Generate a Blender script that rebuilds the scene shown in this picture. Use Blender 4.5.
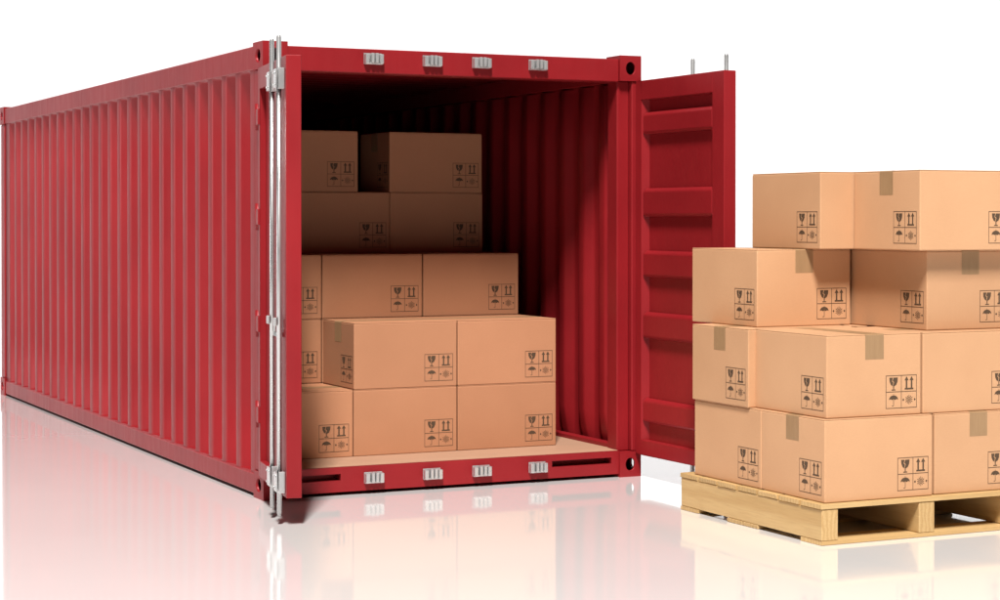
import bpy, bmesh, math, random
from mathutils import Vector, Matrix
random.seed(7)
S = bpy.context.scene
C = S.collection
for o in list(bpy.data.objects):
    bpy.data.objects.remove(o)

# ------------------------------------------------------------------ camera
cd = bpy.data.cameras.new('camera')
cam = bpy.data.objects.new('camera', cd); C.objects.link(cam)
CAM = Vector((-3.5195, -10.4120, 1.5916)); YAW = 0.44752; PITCH = 0.01115
cam.location = CAM
cam.rotation_euler = (math.pi/2 - PITCH, 0, -YAW)
cd.sensor_width = 36.0; cd.sensor_fit = 'HORIZONTAL'
cd.lens = 1939.37/1000*36.0
cd.shift_y = -0.060
cd.clip_end = 500
S.camera = cam
FWD = Vector((math.sin(YAW), math.cos(YAW), 0)); RGT = Vector((math.cos(YAW), -math.sin(YAW), 0))

# ------------------------------------------------------------------ world, lamps, exposure
w = bpy.data.worlds.new('World'); S.world = w; w.use_nodes = True
bg = w.node_tree.nodes['Background']
bg.inputs[0].default_value = (0.95, 0.97, 1.0, 1); bg.inputs[1].default_value = 0.04
S.view_settings.view_transform = 'Standard'
S.view_settings.look = 'None'
S.view_settings.exposure = 0.0
S.view_settings.gamma = 1.0
S.view_settings.use_curve_mapping = False
S.cycles.caustics_reflective = False; S.cycles.caustics_refractive = False

def aim(o, direction):
    o.rotation_euler = Vector(direction).to_track_quat('-Z', 'Y').to_euler()
KEYDIR = Vector((0.55, 1.0, -1.60)).normalized()
TARGET = Vector((1.5, -0.5, 0.8))
KD = 46.0
kl = bpy.data.lights.new('key_lamp', 'AREA'); kl.shape = 'RECTANGLE'; kl.size = 3.5; kl.size_y = 12.0; kl.energy = 46000
kl.color = (1.0, 0.965, 0.92)
ko = bpy.data.objects.new('key_lamp', kl); C.objects.link(ko)
ko.location = TARGET - KEYDIR*KD; aim(ko, KEYDIR)
# unseen soft fill lamp, added to brighten the long corrugated wall
sl = bpy.data.lights.new('added_side_fill', 'AREA'); sl.shape = 'RECTANGLE'; sl.size = 10; sl.size_y = 6; sl.energy = 720
so = bpy.data.objects.new('added_side_fill', sl); C.objects.link(so)
so.location = (-14.0, 10.5, 3.8); aim(so, Vector((0, 3.4, 1.2)) - Vector((-14.0, 10.5, 3.8)))
# unseen long lamp, added overhead to keep the backdrop white
BD = 34.0                                   # camera to backdrop
wl = bpy.data.lights.new('added_backdrop_wash', 'AREA'); wl.shape = 'RECTANGLE'; wl.size = 40; wl.size_y = 3; wl.energy = 2600
wo = bpy.data.objects.new('added_backdrop_wash', wl); C.objects.link(wo)
wo.location = CAM + FWD*(BD-9) + Vector((0, 0, 13.0)); aim(wo, FWD*0.85 + Vector((0, 0, -0.5)))

# ------------------------------------------------------------------ materials
def new_mat(name):
    m = bpy.data.materials.new(name); m.use_nodes = True
    nt = m.node_tree; b = nt.nodes['Principled BSDF']
    return m, nt, b
def nd(nt, t, **kw):
    n = nt.nodes.new(t)
    for k, v in kw.items():
        setattr(n, k, v)
    return n
def noise(nt, coord, scale, detail=4, rough=0.55):
    n = nd(nt, 'ShaderNodeTexNoise'); n.inputs['Scale'].default_value = scale
    n.inputs['Detail'].default_value = detail; n.inputs['Roughness'].default_value = rough
    nt.links.new(coord, n.inputs['Vector']); return n.outputs['Fac']
def ramp(nt, fac, stops):
    r = nd(nt, 'ShaderNodeValToRGB'); e = r.color_ramp.elements
    while len(e) < len(stops): e.new(0.5)
    for i, (p, c) in enumerate(stops):
        e[i].position = p; e[i].color = (*c, 1) if len(c) == 3 else c
    nt.links.new(fac, r.inputs[0]); return r.outputs[0]
def maprange(nt, v, a, b, c, d):
    n = nd(nt, 'ShaderNodeMapRange'); nt.links.new(v, n.inputs[0])
    for i, x in enumerate((a, b, c, d)): n.inputs[1+i].default_value = x
    return n.outputs[0]
def mapping(nt, coord, scale):
    n = nd(nt, 'ShaderNodeMapping'); n.inputs['Scale'].default_value = scale
    nt.links.new(coord, n.inputs['Vector']); return n.outputs[0]
def add_random(nt, coord, k=37.0):
    oi = nd(nt, 'ShaderNodeObjectInfo'); m = nd(nt, 'ShaderNodeMath', operation='MULTIPLY'); m.inputs[1].default_value = k
    nt.links.new(oi.outputs['Random'], m.inputs[0])
    a = nd(nt, 'ShaderNodeVectorMath', operation='ADD'); nt.links.new(coord, a.inputs[0]); nt.links.new(m.outputs[0], a.inputs[1])
    return a.outputs[0], oi.outputs['Random']
def bump(nt, b, h, strength, dist):
    n = nd(nt, 'ShaderNodeBump'); n.inputs['Strength'].default_value = strength; n.inputs['Distance'].default_value = dist
    nt.links.new(h, n.inputs['Height']); nt.links.new(n.outputs[0], b.inputs['Normal'])
def mixc(nt, fac, a, b_, mode='MIX'):
    n = nd(nt, 'ShaderNodeMix', data_type='RGBA', blend_type=mode)
    for sock, v in ((n.inputs[0], fac), (n.inputs[6], a), (n.inputs[7], b_)):
        if hasattr(v, 'links') or hasattr(v, 'is_output'): nt.links.new(v, sock)
        else: sock.default_value = v if not isinstance(v, tuple) else (*v, 1)
    return n.outputs[2]

def red_paint():
    m, nt, b = new_mat('red_container_paint')
    g = nd(nt, 'ShaderNodeNewGeometry').outputs['Position']
    n1 = noise(nt, g, 1.3, 5); n2 = noise(nt, mapping(nt, g, (9, 9, 1.2)), 2.0, 6, 0.6)
    col = ramp(nt, n1, [(0.3, (0.212, 0.0095, 0.0130)), (0.7, (0.268, 0.0125, 0.0165))])
    st = maprange(nt, n2, 0.55, 0.85, 0.0, 0.35)
    col = mixc(nt, st, col, (0.205, 0.012, 0.012))
    nt.links.new(col, b.inputs['Base Color'])
    nt.links.new(maprange(nt, n2, 0.3, 0.75, 0.34, 0.46), b.inputs['Roughness'])
    b.inputs['Specular IOR Level'].default_value = 0.32
    b.inputs['Metallic'].default_value = 0.10
    b.inputs['IOR'].default_value = 1.45
    bump(nt, b, noise(nt, g, 9.0, 3), 0.10, 0.02)
    return m
def steel(name, c, metal):
    m, nt, b = new_mat(name)
    g = nd(nt, 'ShaderNodeNewGeometry').outputs['Position']
    n = noise(nt, g, 4, 2)
    nt.links.new(ramp(nt, n, [(0.3, (c, c*1.005, c*1.01)), (0.7, (c*1.1, c*1.1, c*1.1))]), b.inputs['Base Color'])
    b.inputs['Metallic'].default_value = metal
    nt.links.new(maprange(nt, n, 0.3, 0.7, 0.22, 0.36), b.inputs['Roughness'])
    return m
def cardboard(name, k):
    m, nt, b = new_mat(name)
    tc = nd(nt, 'ShaderNodeTexCoord').outputs['Object']
    v, rnd = add_random(nt, tc)
    n1 = noise(nt, v, 2.2, 3); n2 = noise(nt, mapping(nt, v, (60, 60, 400)), 1.0, 4, 0.7); n3 = noise(nt, mapping(nt, v, (130, 130, 6)), 1.0, 2)
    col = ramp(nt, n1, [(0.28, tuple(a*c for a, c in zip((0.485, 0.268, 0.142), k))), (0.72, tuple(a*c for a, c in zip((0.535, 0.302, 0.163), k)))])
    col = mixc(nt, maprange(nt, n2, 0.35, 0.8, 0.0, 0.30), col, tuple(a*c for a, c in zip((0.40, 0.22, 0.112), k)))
    hv = nd(nt, 'ShaderNodeHueSaturation'); nt.links.new(col, hv.inputs['Color'])
    nt.links.new(maprange(nt, rnd, 0, 1, 0.93, 1.06), hv.inputs['Value'])
    nt.links.new(hv.outputs[0], b.inputs['Base Color'])
    b.inputs['Roughness'].default_value = 0.72
    b.inputs['Specular IOR Level'].default_value = 0.35
    mx = nd(nt, 'ShaderNodeMath', operation='MULTIPLY_ADD'); nt.links.new(n3, mx.inputs[0]); mx.inputs[1].default_value = 0.12; nt.links.new(n1, mx.inputs[2])
    bump(nt, b, mx.outputs[0], 0.25, 0.012)
    return m
def tape():
    m, nt, b = new_mat('brown_packing_tape')
    tc = nd(nt, 'ShaderNodeTexCoord').outputs['Object']; v, rnd = add_random(nt, tc)
    n = noise(nt, mapping(nt, v, (8, 60, 8)), 1.0, 3)
    nt.links.new(ramp(nt, n, [(0.3, (0.285, 0.172, 0.086)), (0.7, (0.32, 0.196, 0.100))]), b.inputs['Base Color'])
    b.inputs['Roughness'].default_value = 0.32
    bump(nt, b, n, 0.2, 0.002)
    return m
def ink():
    m, nt, b = new_mat('dark_brown_ink')
    tc = nd(nt, 'ShaderNodeTexCoord').outputs['Object']; v, rnd = add_random(nt, tc)
    n = noise(nt, v, 240, 2)
    nt.links.new(ramp(nt, n, [(0.3, (0.050, 0.026, 0.012)), (0.75, (0.10, 0.058, 0.028))]), b.inputs['Base Color'])
    b.inputs['Roughness'].default_value = 0.75
    return m
def wood(name, c1, c2, c3):
    m, nt, b = new_mat(name)
    tc = nd(nt, 'ShaderNodeTexCoord').outputs['Object']; v, rnd = add_random(nt, tc)
    wv = nd(nt, 'ShaderNodeTexWave', wave_type='BANDS', bands_direction='Y')
    nt.links.new(mapping(nt, v, (0.8, 9, 9)), wv.inputs['Vector'])
    wv.inputs['Scale'].default_value = 1.4; wv.inputs['Distortion'].default_value = 7; wv.inputs['Detail'].default_value = 3; wv.inputs['Detail Scale'].default_value = 0.8
    n2 = noise(nt, mapping(nt, v, (5, 120, 120)), 1.0, 4, 0.65); n3 = noise(nt, v, 3.0, 3)
    col = ramp(nt, wv.outputs['Fac'], [(0.1, c1), (0.85, c2)])
    col = mixc(nt, maprange(nt, n2, 0.45, 0.85, 0, 0.55), col, c3)
    col = mixc(nt, maprange(nt, n3, 0.55, 0.8, 0, 0.35), col, c3)
    hv = nd(nt, 'ShaderNodeHueSaturation'); nt.links.new(col, hv.inputs['Color'])
    nt.links.new(maprange(nt, rnd, 0, 1, 0.88, 1.08), hv.inputs['Value'])
    nt.links.new(hv.outputs[0], b.inputs['Base Color'])
    b.inputs['Roughness'].default_value = 0.62
    bump(nt, b, n2, 0.35, 0.004)
    return m
def floor_mat():
    m, nt, b = new_mat('glossy_white_floor')
    g = nd(nt, 'ShaderNodeNewGeometry').outputs['Position']
    n = noise(nt, g, 0.5, 4); n2 = noise(nt, g, 2.5, 5)
    nt.links.new(ramp(nt, n, [(0.3, (0.77, 0.76, 0.76)), (0.7, (0.795, 0.785, 0.785))]), b.inputs['Base Color'])
    nt.links.new(maprange(nt, n2, 0.3, 0.7, 0.065, 0.090), b.inputs['Roughness'])
    b.inputs['IOR'].default_value = 1.5
    b.inputs['Coat Weight'].default_value = 0.62; b.inputs['Coat IOR'].default_value = 1.5; b.inputs['Coat Roughness'].default_value = 0.05
    return m
def backdrop_mat():
    m, nt, b = new_mat('matte_white_backdrop')
    g = nd(nt, 'ShaderNodeNewGeometry').outputs['Position']
    n = noise(nt, g, 0.4, 3)
    nt.links.new(ramp(nt, n, [(0.3, (0.58, 0.585, 0.60)), (0.7, (0.60, 0.605, 0.62))]), b.inputs['Base Color'])
    b.inputs['Roughness'].default_value = 0.9
    return m
def rubber():
    m, nt, b = new_mat('black_rubber_gasket')
    g = nd(nt, 'ShaderNodeNewGeometry').outputs['Position']
    nt.links.new(ramp(nt, noise(nt, g, 30, 2), [(0.3, (0.012, 0.011, 0.011)), (0.7, (0.025, 0.022, 0.022))]), b.inputs['Base Color'])
    b.inputs['Roughness'].default_value = 0.6
    return m
RED = red_paint(); STEEL = steel('bright_zinc', 0.60, 0.70); ROD = steel('galvanised_rod_steel', 0.56, 0.80); CARD = cardboard('brown_cardboard', (1, 1, 1)); CARD2 = cardboard('shade_tinted_cardboard', (0.82, 0.68, 0.66)); TAPE = tape(); INK = ink()  # second cardboard: container's dim light and red bounce put into its colour
PINE = wood('pale_pine', (0.47, 0.295, 0.118), (0.54, 0.36, 0.160), (0.35, 0.20, 0.075))
PLY = wood('plywood_floor', (0.37, 0.215, 0.137), (0.42, 0.255, 0.168), (0.29, 0.16, 0.10))
FLOOR = floor_mat(); BACK = backdrop_mat(); RUBBER = rubber()

# ------------------------------------------------------------------ mesh helpers
def bx(bm, x0, x1, y0, y1, z0, z1, bev=0.0, seg=1):
    vs = [bm.verts.new((x, y, z)) for x in (x0, x1) for y in (y0, y1) for z in (z0, z1)]
    F = [(0, 1, 3, 2), (4, 6, 7, 5), (0, 4, 5, 1), (2, 3, 7, 6), (0, 2, 6, 4), (1, 5, 7, 3)]
    fs = [bm.faces.new([vs[i] for i in f]) for f in F]
    if bev > 0:
        es = list({e for f in fs for e in f.edges})
        bmesh.ops.bevel(bm, geom=es, offset=bev, segments=seg, affect='EDGES', profile=0.5)
def cyl(bm, p0, p1, r, n=14, cap=True):
    p0 = Vector(p0); p1 = Vector(p1); d = (p1-p0).normalized()
    a = d.orthogonal().normalized(); b = d.cross(a)
    R0 = [bm.verts.new(p0 + r*(math.cos(2*math.pi*i/n)*a + math.sin(2*math.pi*i/n)*b)) for i in range(n)]
    R1 = [bm.verts.new(p1 + r*(math.cos(2*math.pi*i/n)*a + math.sin(2*math.pi*i/n)*b)) for i in range(n)]
    for i in range(n):
        f = bm.faces.new((R0[i], R0[(i+1) % n], R1[(i+1) % n], R1[i])); f.smooth = True
    if cap:
        bm.faces.new(R0[::-1]); bm.faces.new(R1)
def prism(bm, prof, axis, a, b):
    """closed 2-D profile extruded along an axis: prof in the two other axes, in order"""
    def P(u, v, t):
        return {0: (t, u, v), 1: (u, t, v), 2: (u, v, t)}[axis]
    A = [bm.verts.new(P(u, v, a)) for u, v in prof]; B = [bm.verts.new(P(u, v, b)) for u, v in prof]
    n = len(prof)
    for i in range(n): bm.faces.new((A[i], A[(i+1) % n], B[(i+1) % n], B[i]))
    bm.faces.new(A[::-1]); bm.faces.new(B)
def mesh(name, bm, mat, recalc=True):
    if recalc: bmesh.ops.recalc_face_normals(bm, faces=bm.faces)
    me = bpy.data.meshes.new(name); bm.to_mesh(me); bm.free(); me.materials.append(mat); return me
def link(name, data, parent=None, loc=None):
    o = bpy.data.objects.new(name, data); C.objects.link(o)
    if parent is not None: o.parent = parent
    if loc is not None: o.location = loc
    return o
def obj(name, bm, mat, parent=None, loc=None):
    return link(name, mesh(name, bm, mat), parent, loc)
def tag(o, label, cat, group=None):
    o['label'] = label; o['category'] = cat
    if group: o['group'] = group
    return o
def one(name, mat, parent, *boxes, bev=0.0, loc=None):
    bm = bmesh.new()
    for b in boxes: bx(bm, *b, bev=bev)
    return obj(name, bm, mat, parent, loc)

# ------------------------------------------------------------------ setting: floor and backdrop
def sweep():
    HALF = 60.0; R = 5.0
    bm = bmesh.new()
    f0 = CAM.xy.to_3d() - FWD*25; f1 = CAM.xy.to_3d() + FWD*(BD-R)
    vs = [bm.verts.new(p) for p in (f0 - RGT*HALF, f0 + RGT*HALF, f1 + RGT*HALF, f1 - RGT*HALF)]
    bm.faces.new(vs)
    o = obj('floor', bm, FLOOR); o['kind'] = 'structure'
    bm = bmesh.new(); rows = []; HALF = 22.0
    for i in range(25):
        a = math.pi/2*i/24; rows.append((R*math.sin(a), R*(1-math.cos(a)) + 0.0))
    rows.append((R, 26.0))
    prev = None
    for d, z in rows:
        p = f1 + FWD*d + Vector((0, 0, z))
        cur = (bm.verts.new(p - RGT*HALF), bm.verts.new(p + RGT*HALF))
        if prev:
            f = bm.faces.new((prev[0], prev[1], cur[1], cur[0])); f.smooth = True
        prev = cur
    o = obj('backdrop', bm, BACK); o['kind'] = 'structure'
sweep()

# ------------------------------------------------------------------ shipping container
W, L, H = 2.444, 7.385, 2.591
ORG = Vector((W/2, L/2, 0))
cont = link('shipping_container', None, loc=ORG)
tag(cont, 'long red corrugated steel shipping container with open end doors and cardboard boxes inside', 'container')
def cpart(name, bm, mat): return obj(name, bm, mat, cont, -ORG)
def cbox(name, mat, *boxes, bev=0.004): return one(name, mat, cont, *boxes, bev=bev, loc=-ORG)

# corner castings: hollow steel blocks with oval holes
CW, CL, CH = 0.148, 0.176, 0.156
def holed_face(bm, o, u, v, su, sv, n, hole, cap=False, depth=0.016):
    """rectangle su x sv at o spanned by u, v; optional oval hole with a rim turned inwards (-n)"""
    o, u, v, n = Vector(o), Vector(u), Vector(v), Vector(n)
    if not hole:
        bm.faces.new([bm.verts.new(o+u*a+v*b) for a, b in ((0, 0), (su, 0), (su, sv), (0, sv))]); return
    hu, hv = hole; N = 24; ou, inn, deep = [], [], []
    for i in range(N):
        t = 2*math.pi*(i+0.5)/N; c, s = math.cos(t), math.sin(t)
        k = min(su/2/abs(c) if abs(c) > 1e-6 else 9, sv/2/abs(s) if abs(s) > 1e-6 else 9)
        ou.append(bm.verts.new(o+u*(su/2+c*k)+v*(sv/2+s*k)))
        p = o+u*(su/2+c*hu)+v*(sv/2+s*hv)
        inn.append(bm.verts.new(p)); deep.append(bm.verts.new(p-n*depth))
    for i in range(N):
        j = (i+1) % N
        bm.faces.new((ou[i], ou[j], inn[j], inn[i])); f = bm.faces.new((inn[i], inn[j], deep[j], deep[i])); f.smooth = True
    for cx, cy in ((0, 0), (su, 0), (su, sv), (0, sv)):      # square corners cut off by the polar ring
        P = o+u*cx+v*cy
        near = sorted(ou, key=lambda q: (q.co-P).length)[:2]
        bm.faces.new((bm.verts.new(P), near[0], near[1]))
def casting(x0, y0, z0, left, front):
    bm = bmesh.new(); x1, y1, z1 = x0+CW, y0+CL, z0+CH
    holed_face(bm, (x0, y0, z0), (1, 0, 0), (0, 0, 1), CW, CH, (0, -1, 0), (0.034, 0.040) if front else None, left or z0 > 1)
    holed_face(bm, (x0, y1, z0), (1, 0, 0), (0, 0, 1), CW, CH, (0, 1, 0), (0.034, 0.040) if not front else None)
    holed_face(bm, (x0, y0, z0), (0, 1, 0), (0, 0, 1), CL, CH, (-1, 0, 0), (0.044, 0.040) if left else None  )
    holed_face(bm, (x1, y0, z0), (0, 1, 0), (0, 0, 1), CL, CH, (1, 0, 0), (0.026, 0.034) if not left and z0 < 1 else None)
    holed_face(bm, (x0, y0, z0), (1, 0, 0), (0, 1, 0), CW, CL, (0, 0, -1), None)
    holed_face(bm, (x0, y0, z1), (1, 0, 0), (0, 1, 0), CW, CL, (0, 0, 1), None)
    bmesh.ops.remove_doubles(bm, verts=bm.verts, dist=1e-5)
    return cpart('corner_casting', bm, RED)
for z0 in (0.0, H-CH):
    for left in (True, False):
        for front in (True, False):
            casting(0.0 if left else W-CW, 0.0 if front else L-CL, z0, left, front)
# corner posts
for s in (0, 1):
    mx = (lambda a, b: (a, b)) if s == 0 else (lambda a, b: (W-b, W-a))
    a, b = mx(0.008, 0.060); c, d = mx(0.060, 0.144)
    cbox('corner_post', RED, (a, b, 0.010, 0.172, CH, H-CH), (c, d, 0.046, 0.168, CH, H-CH), bev=0.006)
    a, b = mx(0.008, 0.120)
    cbox('corner_post', RED, (a, b, L-0.165, L-0.010, CH, H-CH), bev=0.008)
# rails
for s in (0, 1):
    mx = (lambda a, b: (a, b)) if s == 0 else (lambda a, b: (W-b, W-a))
    a, b = mx(0.008, 0.070)
    cbox('top_side_rail', RED, (a, b, CL, L-CL, 2.440, 2.574), bev=0.005)
    cbox('bottom_side_rail', RED, (a, b, CL, L-CL, 0.018, 0.132), bev=0.005)
    a, b = mx(0.070, 0.128)
    cbox('floor_angle', RED, (a, b, 0.172, L-CL, 0.120, 0.192), bev=0.004)
# header with underside lip
cbox('door_header', RED, (CW, W-CW, 0.016, 0.150, 2.428, 2.568), bev=0.005)
# sill with two fork pockets
SL0, SL1 = 0.170, 0.470
SR0, SR1 = W-0.610, W-0.200
bm = bmesh.new()
zs = [(0.020, 0.086), (0.124, 0.162)]
for z0, z1 in zs: bx(bm, CW, W-CW, 0.014, 0.120, z0, z1)
for x0, x1 in ((CW, SL0), (SL1, SR0), (SR1, W-CW)): bx(bm, x0, x1, 0.014, 0.120, 0.086, 0.124)
bx(bm, CW, W-CW, 0.098, 0.120, 0.087, 0.123)
bmesh.ops.remove_doubles(bm, verts=bm.verts, dist=1e-5)
cpart('door_sill', bm, RED)
# rear frame
cbox('rear_sill', RED, (0.120, W-0.120, L-0.150, L-0.014, 0.020, 0.150)); cbox('rear_header', RED, (0.120, W-0.120, L-0.150, L-0.014, 2.44, 2.57))

# corrugated sheets: trapezoid waves with rounded folds that run out to the outer plane near the rails
def wave_profile(length, pitch, depth, start):
    pts = []; t = start
    base = [(0, 0), (0.066, 0.0), (0.074, 0.02), (0.082, 0.08), (0.089, 0.17), (0.131, 0.85), (0.138, 0.93), (0.146, 0.98), (0.154, 1.0), (0.204, 1.0), (0.212, 0.98), (0.220, 0.93), (0.227, 0.85), (0.269, 0.17), (0.276, 0.08), (0.284, 0.02)]
    k = pitch/0.292
    pts.append((0.0, 0.0))
    while t + pitch < length - 0.02:
        pts += [(t + s*k, d*depth) for s, d in base]; t += pitch
    pts += [(t, 0.0), (length, 0.0)]
    return pts
def sheet(name, prof, P, z0, z1, run=0.020, low=0.020):
    """P(s, d, z) maps length, depth, height to a point"""
    rows = [(z0, 0.0), (z0+0.008, 0.0), (z0+low*0.45, 0.62), (z0+low, 1.0)] + [(z0+low+(z1-z0-run-low)*i/6, 1.0) for i in range(1, 6)] + [(z1-run, 1.0), (z1-0.008, 0.0), (z1, 0.0)]
    bm = bmesh.new(); prev = None
    for z, k in rows:
        cur = [bm.verts.new(P(s, d*k, z)) for s, d in prof]
        if prev:
            for i in range(len(cur)-1):
                f = bm.faces.new((prev[i], prev[i+1], cur[i+1], cur[i])); f.smooth = True
        prev = cur
    o = cpart(name, bm, RED)
    md = o.modifiers.new('thickness', 'SOLIDIFY'); md.thickness = 0.003; md.offset = 0.0
    return o
PITCH_C = 0.2735
prof = wave_profile(L-2*0.16, PITCH_C, 0.052, 0.05)
sheet('side_panel', prof, lambda s, d, z: (0.020+d, 0.160+s, z), 0.126, 2.446)
sheet('side_panel', prof, lambda s, d, z: (W-0.020-d, 0.160+s, z), 0.126, 2.446, low=0.24)
sheet('end_panel', wave_profile(W-0.20, 0.25, 0.045, 0.04), lambda s, d, z: (0.100+s, L-0.040-d, z), 0.14, 2.45)
# roof: shallow cross waves
bm = bmesh.new(); prev = None
for s, d in wave_profile(L-0.30, 0.21, 0.020, 0.06):
    cur = (bm.verts.new((0.060, 0.15+s, 2.566-d)), bm.verts.new((W-0.060, 0.15+s, 2.566-d)))
    if prev:
        f = bm.faces.new((prev[0], cur[0], cur[1], prev[1])); f.smooth = True
    prev = cur
o = cpart('roof_panel', bm, RED); md = o.modifiers.new('thickness', 'SOLIDIFY'); md.thickness = 0.004
# plywood deck, in sheets
PLZ = 0.165
yy = 0.030
for k, ln in enumerate((1.22, 1.22, 1.22, 1.22, 1.22, 1.10)):
    y0 = 0.122 if k == 0 else yy
    cbox('plywood_sheet', PLY, (0.130, W-0.130, y0+0.001, yy+ln-0.001, 0.137, PLZ), bev=0.001); yy += ln
cbox('threshold_strip', PLY, (CW, W-CW, 0.030, 0.121, 0.1625, PLZ), bev=0.001)

# cam keepers
bm = bmesh.new()
bx(bm, -0.056, 0.056, -0.006, 0.0, -0.032, 0.032, bev=0.002)
for x in (-0.044, 0.044): bx(bm, x-0.012, x+0.012, -0.040, -0.006, -0.030, 0.026, bev=0.003)
for x in (-0.013, 0.013): bx(bm, x-0.009, x+0.009, -0.046, -0.006, -0.024, 0.031, bev=0.003)
bx(bm, -0.056, 0.056, -0.022, -0.006, -0.032, -0.022, bev=0.002)
KEEP = mesh('cam_keeper', bm, STEEL)
for x in (0.669, 1.039, 1.358, 1.731):
    link('cam_keeper', KEEP, cont, Vector((x, 0.0155, 2.512)) - ORG)
    link('cam_keeper', KEEP, cont, Vector((x, 0.0135, 0.094)) - ORG)

# doors
DZ0, DZ1, DT = 0.146, 2.434, 0.080
RIBS = [(2.11, 2.225), (1.61, 1.76), (1.24, 1.38), (0.865, 1.005), (0.352, 0.478)]
def make_door(sy, width, hinge, angle, rods, label):
    """local x runs from hinge to free edge, local y*sy points to the outer face"""
    def by(a, b): return (a*sy, b*sy) if sy > 0 else (b*sy, a*sy)
    ST0, ST1, TOP, BOT = 0.062, 0.125, 0.120, 0.090
    bm = bmesh.new()
    y0, y1 = by(0, DT)
    for (x0, x1, z0, z1) in ((0, ST0, DZ0, DZ1), (width-ST1, width, DZ0, DZ1), (ST0, width-ST1, DZ1-TOP, DZ1), (ST0, width-ST1, DZ0, DZ0+BOT)):
        bx(bm, x0, x1, y0, y1, z0, z1)
    bmesh.ops.remove_doubles(bm, verts=bm.verts, dist=1e-5)
    d = obj('door', bm, RED, cont, Vector(hinge) - ORG)
    bv = d.modifiers.new('edge', 'BEVEL'); bv.width = 0.004; bv.segments = 2; bv.limit_method = 'ANGLE'
    d.rotation_euler = (0, 0, angle)
    d['label'] = label
    a, b = by(0.040, 0.046)
    one('door_panel', RED, d, (ST0-0.004, width-ST1+0.004, a, b, DZ0+BOT-0.004, DZ1-TOP+0.004))
    # sloped cheeks round the recess
    cheek = bmesh.new()
    prism(cheek, [(ST0-0.002, 0.002*sy), (ST0-0.002, 0.041*sy), (ST0+0.040, 0.041*sy)], 2, DZ0+BOT, DZ1-TOP)
    obj('recess_cheek', cheek, RED, d)
    for z0, z1 in RIBS:
        bm = bmesh.new()
        prism(bm, [(0.0395*sy, z0-0.010), (0.0395*sy, z1+0.020), (0.004*sy, z1), (0.004*sy, z0)], 0, ST0+0.014, width-ST1-0.006)
        rb = obj('rib', bm, RED, d); bv = rb.modifiers.new('edge', 'BEVEL'); bv.width = 0.014; bv.segments = 4; bv.limit_method = 'ANGLE'
    for u in rods:
        bm = bmesh.new(); y = (DT+0.024)*sy
        cyl(bm, (u, y, 0.058), (u, y, 2.532), 0.0130)
        cyl(bm, (u, y, 0.050), (u, y, 0.058), 0.010); cyl(bm, (u, y, 2.532), (u, y, 2.540), 0.010)
        obj('locking_rod', bm, ROD, d)
        for z in (0.225, 2.315):
            bm = bmesh.new(); a, b = by(DT+0.0005, DT+0.050)
            bx(bm, u-0.040, u-0.0175, *by(DT+0.0005, DT+0.034), z-0.055, z+0.055, bev=0.003)
            bx(bm, u+0.0175, u+0.044, *by(DT+0.0005, DT+0.034), z-0.055, z+0.055, bev=0.003)
            bx(bm, u-0.040, u+0.044, *by(DT+0.0405, DT+0.047), z-0.050, z+0.050, bev=0.002)
            for dx in (-0.029, 0.031):
                for dz in (-0.03, 0.03):
                    cyl(bm, (u+dx, (DT+0.047)*sy, z+dz), (u+dx, (DT+0.052)*sy, z+dz), 0.006, 8)
            obj('rod_bracket', bm, STEEL, d)
        bm = bmesh.new(); z = 1.055
        bx(bm, u-0.024, u+0.024, *by(DT+0.0405, DT+0.052), z-0.022, z+0.022, bev=0.003)
        obj('handle_hub', bm, STEEL, d)
        bm = bmesh.new()
        bx(bm, u-0.30 if u > 0.7 else u+0.03, u-0.03 if u > 0.7 else u+0.20, *by(DT+0.012, DT+0.022), z-0.085, z-0.060, bev=0.003)
        bx(bm, u-0.050 if u > 0.7 else u+0.026, u-0.026 if u > 0.7 else u+0.050, *by(DT+0.012, DT+0.022), z-0.062, z+0.010, bev=0.003)
        obj('handle', bm, STEEL, d)
    for z in (0.49, 1.00, 1.60, 2.16):
        bm = bmesh.new()
        bx(bm, -0.030, 0.060, *by(DT-0.004, DT+0.010), z-0.045, z+0.045, bev=0.003)
        cyl(bm, (-0.026, (DT-0.004)*sy, z-0.075), (-0.026, (DT-0.004)*sy, z+0.075), 0.018)
        obj('hinge', bm, RED, d)
    return d
make_door(1, 1.012, (2.400, -0.010, 0), -math.pi/2, (0.500, 0.870), 'right-hand door swung wide open showing its ribbed inner face')
make_door(-1, 0.945, (0.050, -0.012, 0), math.atan2(-0.98543, -0.17007), (0.640, 0.865), 'left-hand door seen edge-on with steel locking rods')
# hinge lugs welded to the front posts
for z in (0.49, 1.00, 1.60, 2.16):
    cbox('hinge_lug', RED, (0.016, 0.056, -0.052, 0.012, z-0.036, z+0.036), bev=0.006)

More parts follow.
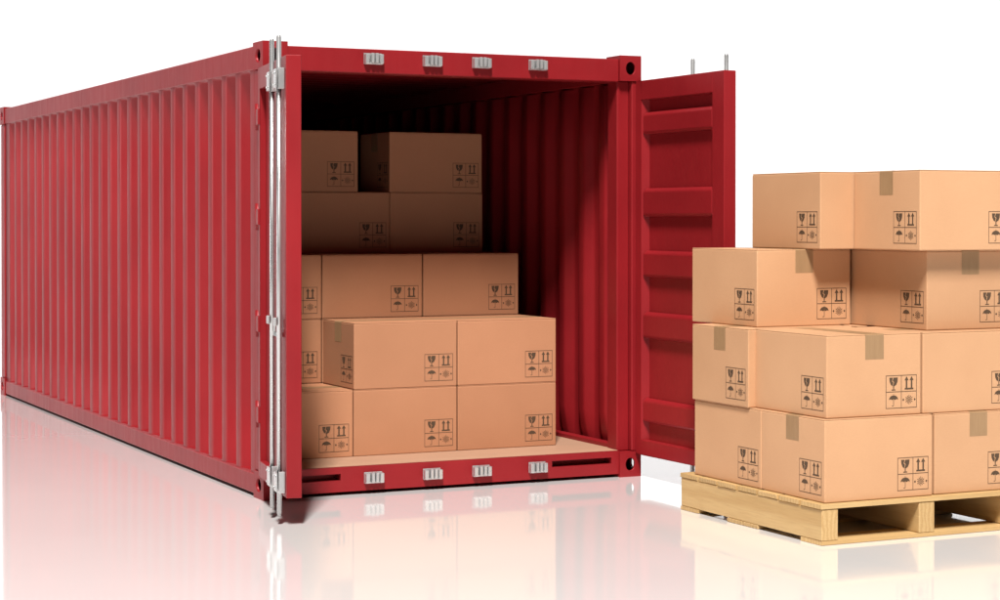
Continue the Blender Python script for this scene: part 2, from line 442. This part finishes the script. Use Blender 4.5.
# ------------------------------------------------------------------ cardboard boxes
def symbols_mesh():
    bm = bmesh.new(); w, h, t = 0.190, 0.165, 0.0030
    def q(x0, x1, z0, z1): bm.faces.new([bm.verts.new((x, 0, z)) for x, z in ((x0, z0), (x1, z0), (x1, z1), (x0, z1))])
    def poly(pts): bm.faces.new([bm.verts.new((x, 0, z)) for x, z in pts])
    q(0, t, 0, h); q(w-t, w, 0, h); q(t, w-t, 0, t); q(t, w-t, h-t, h)
    cx, cz = w/2, h/2
    q(cx-t/2, cx+t/2, t, h-t); q(t, cx-t/2, cz-t/2, cz+t/2); q(cx+t/2, w-t, cz-t/2, cz+t/2)
    # wine glass with a crack
    gx, gz = cx/2, cz*1.5
    poly([(gx-0.026, gz+0.030), (gx-0.004, gz+0.030), (gx-0.010, gz+0.012), (gx-0.002, gz+0.006), (gx-0.006, gz-0.012), (gx-0.016, gz-0.006), (gx-0.024, gz+0.010)])
    poly([(gx+0.000, gz+0.030), (gx+0.026, gz+0.030), (gx+0.024, gz+0.010), (gx+0.016, gz-0.006), (gx+0.004, gz-0.013), (gx-0.004, gz-0.0125), (gx+0.003, gz+0.008), (gx-0.006, gz+0.014)])
    poly([(gx-0.003, gz-0.0135), (gx+0.003, gz-0.0135), (gx+0.003, gz-0.029), (gx-0.003, gz-0.029)])
    q(gx-0.012, gx+0.012, gz-0.034, gz-0.0292)
    # two arrows up
    ax = cx*1.5
    for s in (-1, 1):
        x = ax+s*0.0155
        q(x-0.0048, x+0.0048, gz-0.0238, gz+0.014); poly([(x-0.0125, gz+0.0142), (x+0.0125, gz+0.0142), (x, gz+0.034)])
    q(ax-0.027, ax+0.027, gz-0.032, gz-0.024)
    # umbrella
    uz = cz*0.5
    poly([(gx+0.028*math.cos(a), uz+0.002+0.022*math.sin(a)) for a in [math.pi*i/10 for i in range(11)]] + [(gx-0.018, uz+0.006), (gx-0.009, uz+0.001), (gx, uz+0.006), (gx+0.009, uz+0.001), (gx+0.018, uz+0.006)])
    q(gx-0.0016, gx+0.0016, uz-0.028, uz+0.0055)
    q(gx-0.010, gx-0.0017, uz-0.0300, uz-0.0268)
    q(gx-0.0012, gx+0.0012, uz+0.0242, uz+0.030)
    # clamp star
    def ring(r0, r1, n=6):
        for i in range(n):
            a, b = 2*math.pi*i/n, 2*math.pi*(i+1)/n
            poly([(ax+r*math.cos(t_), uz+r*math.sin(t_)) for r, t_ in ((r0, a), (r1, a), (r1, b), (r0, b))])
    ring(0.0100, 0.0130); ring(0.0030, 0.0062)
    for i in range(6):
        a = 2*math.pi*i/6+math.pi/6; c, s = math.cos(a), math.sin(a)
        poly([(ax+r*c-k*s, uz+r*s+k*c) for r, k in ((0.0135, -0.0016), (0.024, -0.0016), (0.024, 0.0016), (0.0135, 0.0016))])
        for dv in (0.55, -0.55):
            c2, s2 = math.cos(a+dv), math.sin(a+dv)
            poly([(ax+r*c2-k*s2, uz+r*s2+k*c2) for r, k in ((0.0145, -0.0014), (0.021, -0.0014), (0.021, 0.0014), (0.0145, 0.0014))])
    for s in (-1, 1):
        x = ax+s*0.035
        poly([(x-0.006, uz), (x, uz-0.007), (x+0.006, uz), (x, uz+0.007)])
    return mesh('handling_symbols', bm, INK, recalc=False)
SYM = symbols_mesh()
_cache = {}
def box_meshes(Lx, Sy, h, card):
    k = (Lx, Sy, h, card.name)
    if k in _cache: return _cache[k]
    ft = 0.005
    bm = bmesh.new(); bx(bm, -Lx/2, Lx/2, -Sy/2, Sy/2, 0, h-ft, bev=0.005, seg=2)
    body = mesh('carton', bm, card)
    for p in body.polygons: p.use_smooth = False
    flaps = []
    for s in (-1, 1):
        bm = bmesh.new(); y0, y1 = (0.0015, Sy/2-0.0012) if s > 0 else (-Sy/2+0.0012, -0.0015)
        bx(bm, -Lx/2+0.0012, Lx/2-0.0012, y0, y1, h-ft+0.0004, h, bev=0.0015)
        flaps.append(mesh('flap', bm, card))
    bm = bmesh.new(); tw = 0.056; e = 0.0007; dp = 0.125
    path = [(-Lx/2-e, h-dp), (-Lx/2-e, h-0.004), (-Lx/2+0.003, h+e), (Lx/2-0.003, h+e), (Lx/2+e, h-0.004), (Lx/2+e, h-dp)]
    prev = None
    for i, (x, z) in enumerate(path):
        cur = (bm.verts.new((x, -tw, z)), bm.verts.new((x, tw, z)))
        if prev: bm.faces.new((prev[0], prev[1], cur[1], cur[0]))
        prev = cur
    tp = mesh('packing_tape', bm, TAPE)
    _cache[k] = (body, flaps, tp); return _cache[k]
def make_box(x, y, z, Lx, Sy, h, rot90, label, group, jig=0.0):
    """x, y = centre on the floor plan; long side along x unless rot90"""
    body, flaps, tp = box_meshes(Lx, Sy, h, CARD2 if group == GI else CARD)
    o = link('cardboard_box', None, loc=(x, y, z)); o.rotation_euler = (0, 0, (math.pi/2 if rot90 else 0.0) + jig)
    tag(o, label, 'box', group)
    link('carton', body, o)
    for f in flaps: link('flap', f, o)
    link('packing_tape', tp, o)
    mrg, up, e = 0.026, 0.034, 0.0008
    for ang, hw, hd in ((0, Lx/2, Sy/2), (90, Sy/2, Lx/2), (180, Lx/2, Sy/2), (270, Sy/2, Lx/2)):
        p = link('handling_symbols', SYM, o)
        a = math.radians(ang)
        R = Matrix.Rotation(a, 4, 'Z')
        p.location = R @ Vector((hw - mrg - 0.190, -hd - e, up)); p.rotation_euler = (0, 0, a)
    return o

# boxes in the container (long side across): columns by x, rows by y, layers by z
GI = 'boxes stacked inside the container'
BL, BS, BH = 0.676, 0.528, 0.3985
LZ = lambda n: PLZ + 0.0005 + (n-1)*0.3999
COL = {1: 0.712 + BL/2, 2: 1.397 + BL/2}
ROWY = {'a': 0.425 + BS/2, 'b': 0.962 + BS/2, 'c': 1.500 + BS/2}
def jit(): return random.uniform(-0.003, 0.003)
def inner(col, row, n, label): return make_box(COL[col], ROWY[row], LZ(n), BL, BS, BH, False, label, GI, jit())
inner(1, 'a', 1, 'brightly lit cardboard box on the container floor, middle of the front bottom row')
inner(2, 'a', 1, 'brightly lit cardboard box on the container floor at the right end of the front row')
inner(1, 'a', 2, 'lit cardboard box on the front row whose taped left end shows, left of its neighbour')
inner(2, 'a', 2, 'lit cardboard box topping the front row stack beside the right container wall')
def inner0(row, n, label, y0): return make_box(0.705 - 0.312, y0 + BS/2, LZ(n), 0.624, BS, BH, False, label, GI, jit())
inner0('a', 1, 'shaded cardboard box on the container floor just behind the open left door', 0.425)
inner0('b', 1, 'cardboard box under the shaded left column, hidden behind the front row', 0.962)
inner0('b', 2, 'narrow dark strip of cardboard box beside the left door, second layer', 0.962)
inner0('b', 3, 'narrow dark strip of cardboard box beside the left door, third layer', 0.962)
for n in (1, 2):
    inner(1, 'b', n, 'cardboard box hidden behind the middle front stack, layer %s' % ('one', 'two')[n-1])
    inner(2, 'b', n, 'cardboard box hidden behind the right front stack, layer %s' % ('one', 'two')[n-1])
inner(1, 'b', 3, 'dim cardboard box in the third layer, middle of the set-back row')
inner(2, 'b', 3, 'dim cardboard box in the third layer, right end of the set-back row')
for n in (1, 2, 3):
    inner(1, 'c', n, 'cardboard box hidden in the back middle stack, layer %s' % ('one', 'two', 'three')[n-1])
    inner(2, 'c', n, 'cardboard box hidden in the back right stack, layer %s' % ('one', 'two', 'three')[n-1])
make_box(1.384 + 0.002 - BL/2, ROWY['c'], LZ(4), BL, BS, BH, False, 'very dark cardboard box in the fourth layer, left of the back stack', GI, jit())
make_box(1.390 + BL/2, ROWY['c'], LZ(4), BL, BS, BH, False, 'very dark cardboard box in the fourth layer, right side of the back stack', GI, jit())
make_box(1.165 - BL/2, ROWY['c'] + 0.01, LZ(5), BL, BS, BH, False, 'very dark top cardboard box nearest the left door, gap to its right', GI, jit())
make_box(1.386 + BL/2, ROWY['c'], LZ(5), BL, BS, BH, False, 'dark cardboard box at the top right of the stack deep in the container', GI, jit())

# ------------------------------------------------------------------ pallet
PX0, PY0, PWX, PWY = 1.957, -2.612, 1.250, 1.330
PT = 0.201
pal = link('wooden_pallet', None, loc=(PX0 + PWX/2, PY0 + PWY/2, 0))
tag(pal, 'pale pine stringer pallet on the glossy floor under the stacked boxes', 'pallet')
def board_mesh(ln, wd, th, seed):
    rnd = random.Random(seed); bm = bmesh.new(); bx(bm, -ln/2, ln/2, -wd/2, wd/2, 0, th, bev=0.0014)
    for v in bm.verts:
        v.co.z += rnd.uniform(-0.0006, 0.0006); v.co.x += rnd.uniform(-0.002, 0.002)
    return mesh('deck_board', bm, PINE)
TOPB = [board_mesh(PWX, 0.1755, 0.0235, i) for i in range(3)]
n = 7; gap = (PWY - n*0.1755)/(n-1)
for i in range(n):
    link('deck_board', TOPB[i % 3], pal, (random.uniform(-0.003, 0.003), -PWY/2 + 0.1755/2 + i*(0.1755+gap), PT - 0.0240))
bm = bmesh.new(); bx(bm, -PWY/2+0.004, PWY/2-0.004, -0.048, 0.048, 0, 0.153, bev=0.003); STR = mesh('stringer', bm, PINE)
for x in (-PWX/2 + 0.052, 0.012, PWX/2 - 0.052):
    link('stringer', STR, pal, (x, 0, 0.0225)).rotation_euler = (0, 0, math.pi/2)
BOTB = [board_mesh(PWX-0.006, 0.180, 0.020, 10), board_mesh(PWX-0.006, 0.140, 0.020, 11)]
for k, y in ((0, -PWY/2 + 0.094), (1, -0.030), (1, 0.116), (0, PWY/2 - 0.094)):
    link('bottom_board', BOTB[k], pal, (random.uniform(-0.003, 0.003), y, 0.0012))

# boxes on the pallet
GP = 'boxes stacked on the pallet'
PLn, PSn, PHn = 0.652, 0.552, 0.4075
PZ = lambda n: PT + 0.001 + (n-1)*0.4090
def pbox(x0, y0, n, rot90, label, jig=0.0, PSn=0.555):
    """x0, y0 = near left corner"""
    ax, ay = (PSn, PLn) if rot90 else (PLn, PSn)
    return make_box(x0 + ax/2, y0 + ay/2, PZ(n), PLn, PSn, PHn, rot90, label, GP, jig)
pbox(1.993, -2.586, 1, False, 'cardboard box at the near corner of the pallet, bottom layer, taped left end')
pbox(1.990, -2.030, 1, True, 'cardboard box at the far left of the pallet, bottom layer, no tape showing')
pbox(2.667, -2.574, 1, True, 'cardboard box on the pallet right of the near corner, bottom layer, tape in front')
pbox(2.560, -1.922, 1, False, 'cardboard box hidden at the back of the pallet, bottom layer')
pbox(1.978, -1.928, 2, False, 'small-looking second layer cardboard box at far left with tape on its left end')
pbox(2.022, -2.560, 2, True, 'second layer cardboard box with tape on its broad front, directly above the near corner', PSn=0.570)
pbox(2.603, -2.561, 2, False, 'second layer cardboard box at the right edge of the picture without tape in front', )
pbox(2.652, -1.94, 2, False, 'cardboard box hidden at the back of the pallet, second layer')
pbox(2.100, -1.822, 3, True, 'third layer cardboard box standing out to the left beside the container door', PSn=0.594)
pbox(2.716, -2.448, 3, True, 'third layer cardboard box under the top right one, shaded left face, tape in front')
pbox(2.704, -1.786, 3, False, 'cardboard box hidden at the back of the pallet, third layer')
pbox(2.402, -1.962, 4, True, 'top layer cardboard box at the left with no tape showing')
pbox(2.612, -2.524, 4, False, 'top layer cardboard box at the right with tape on its left end')
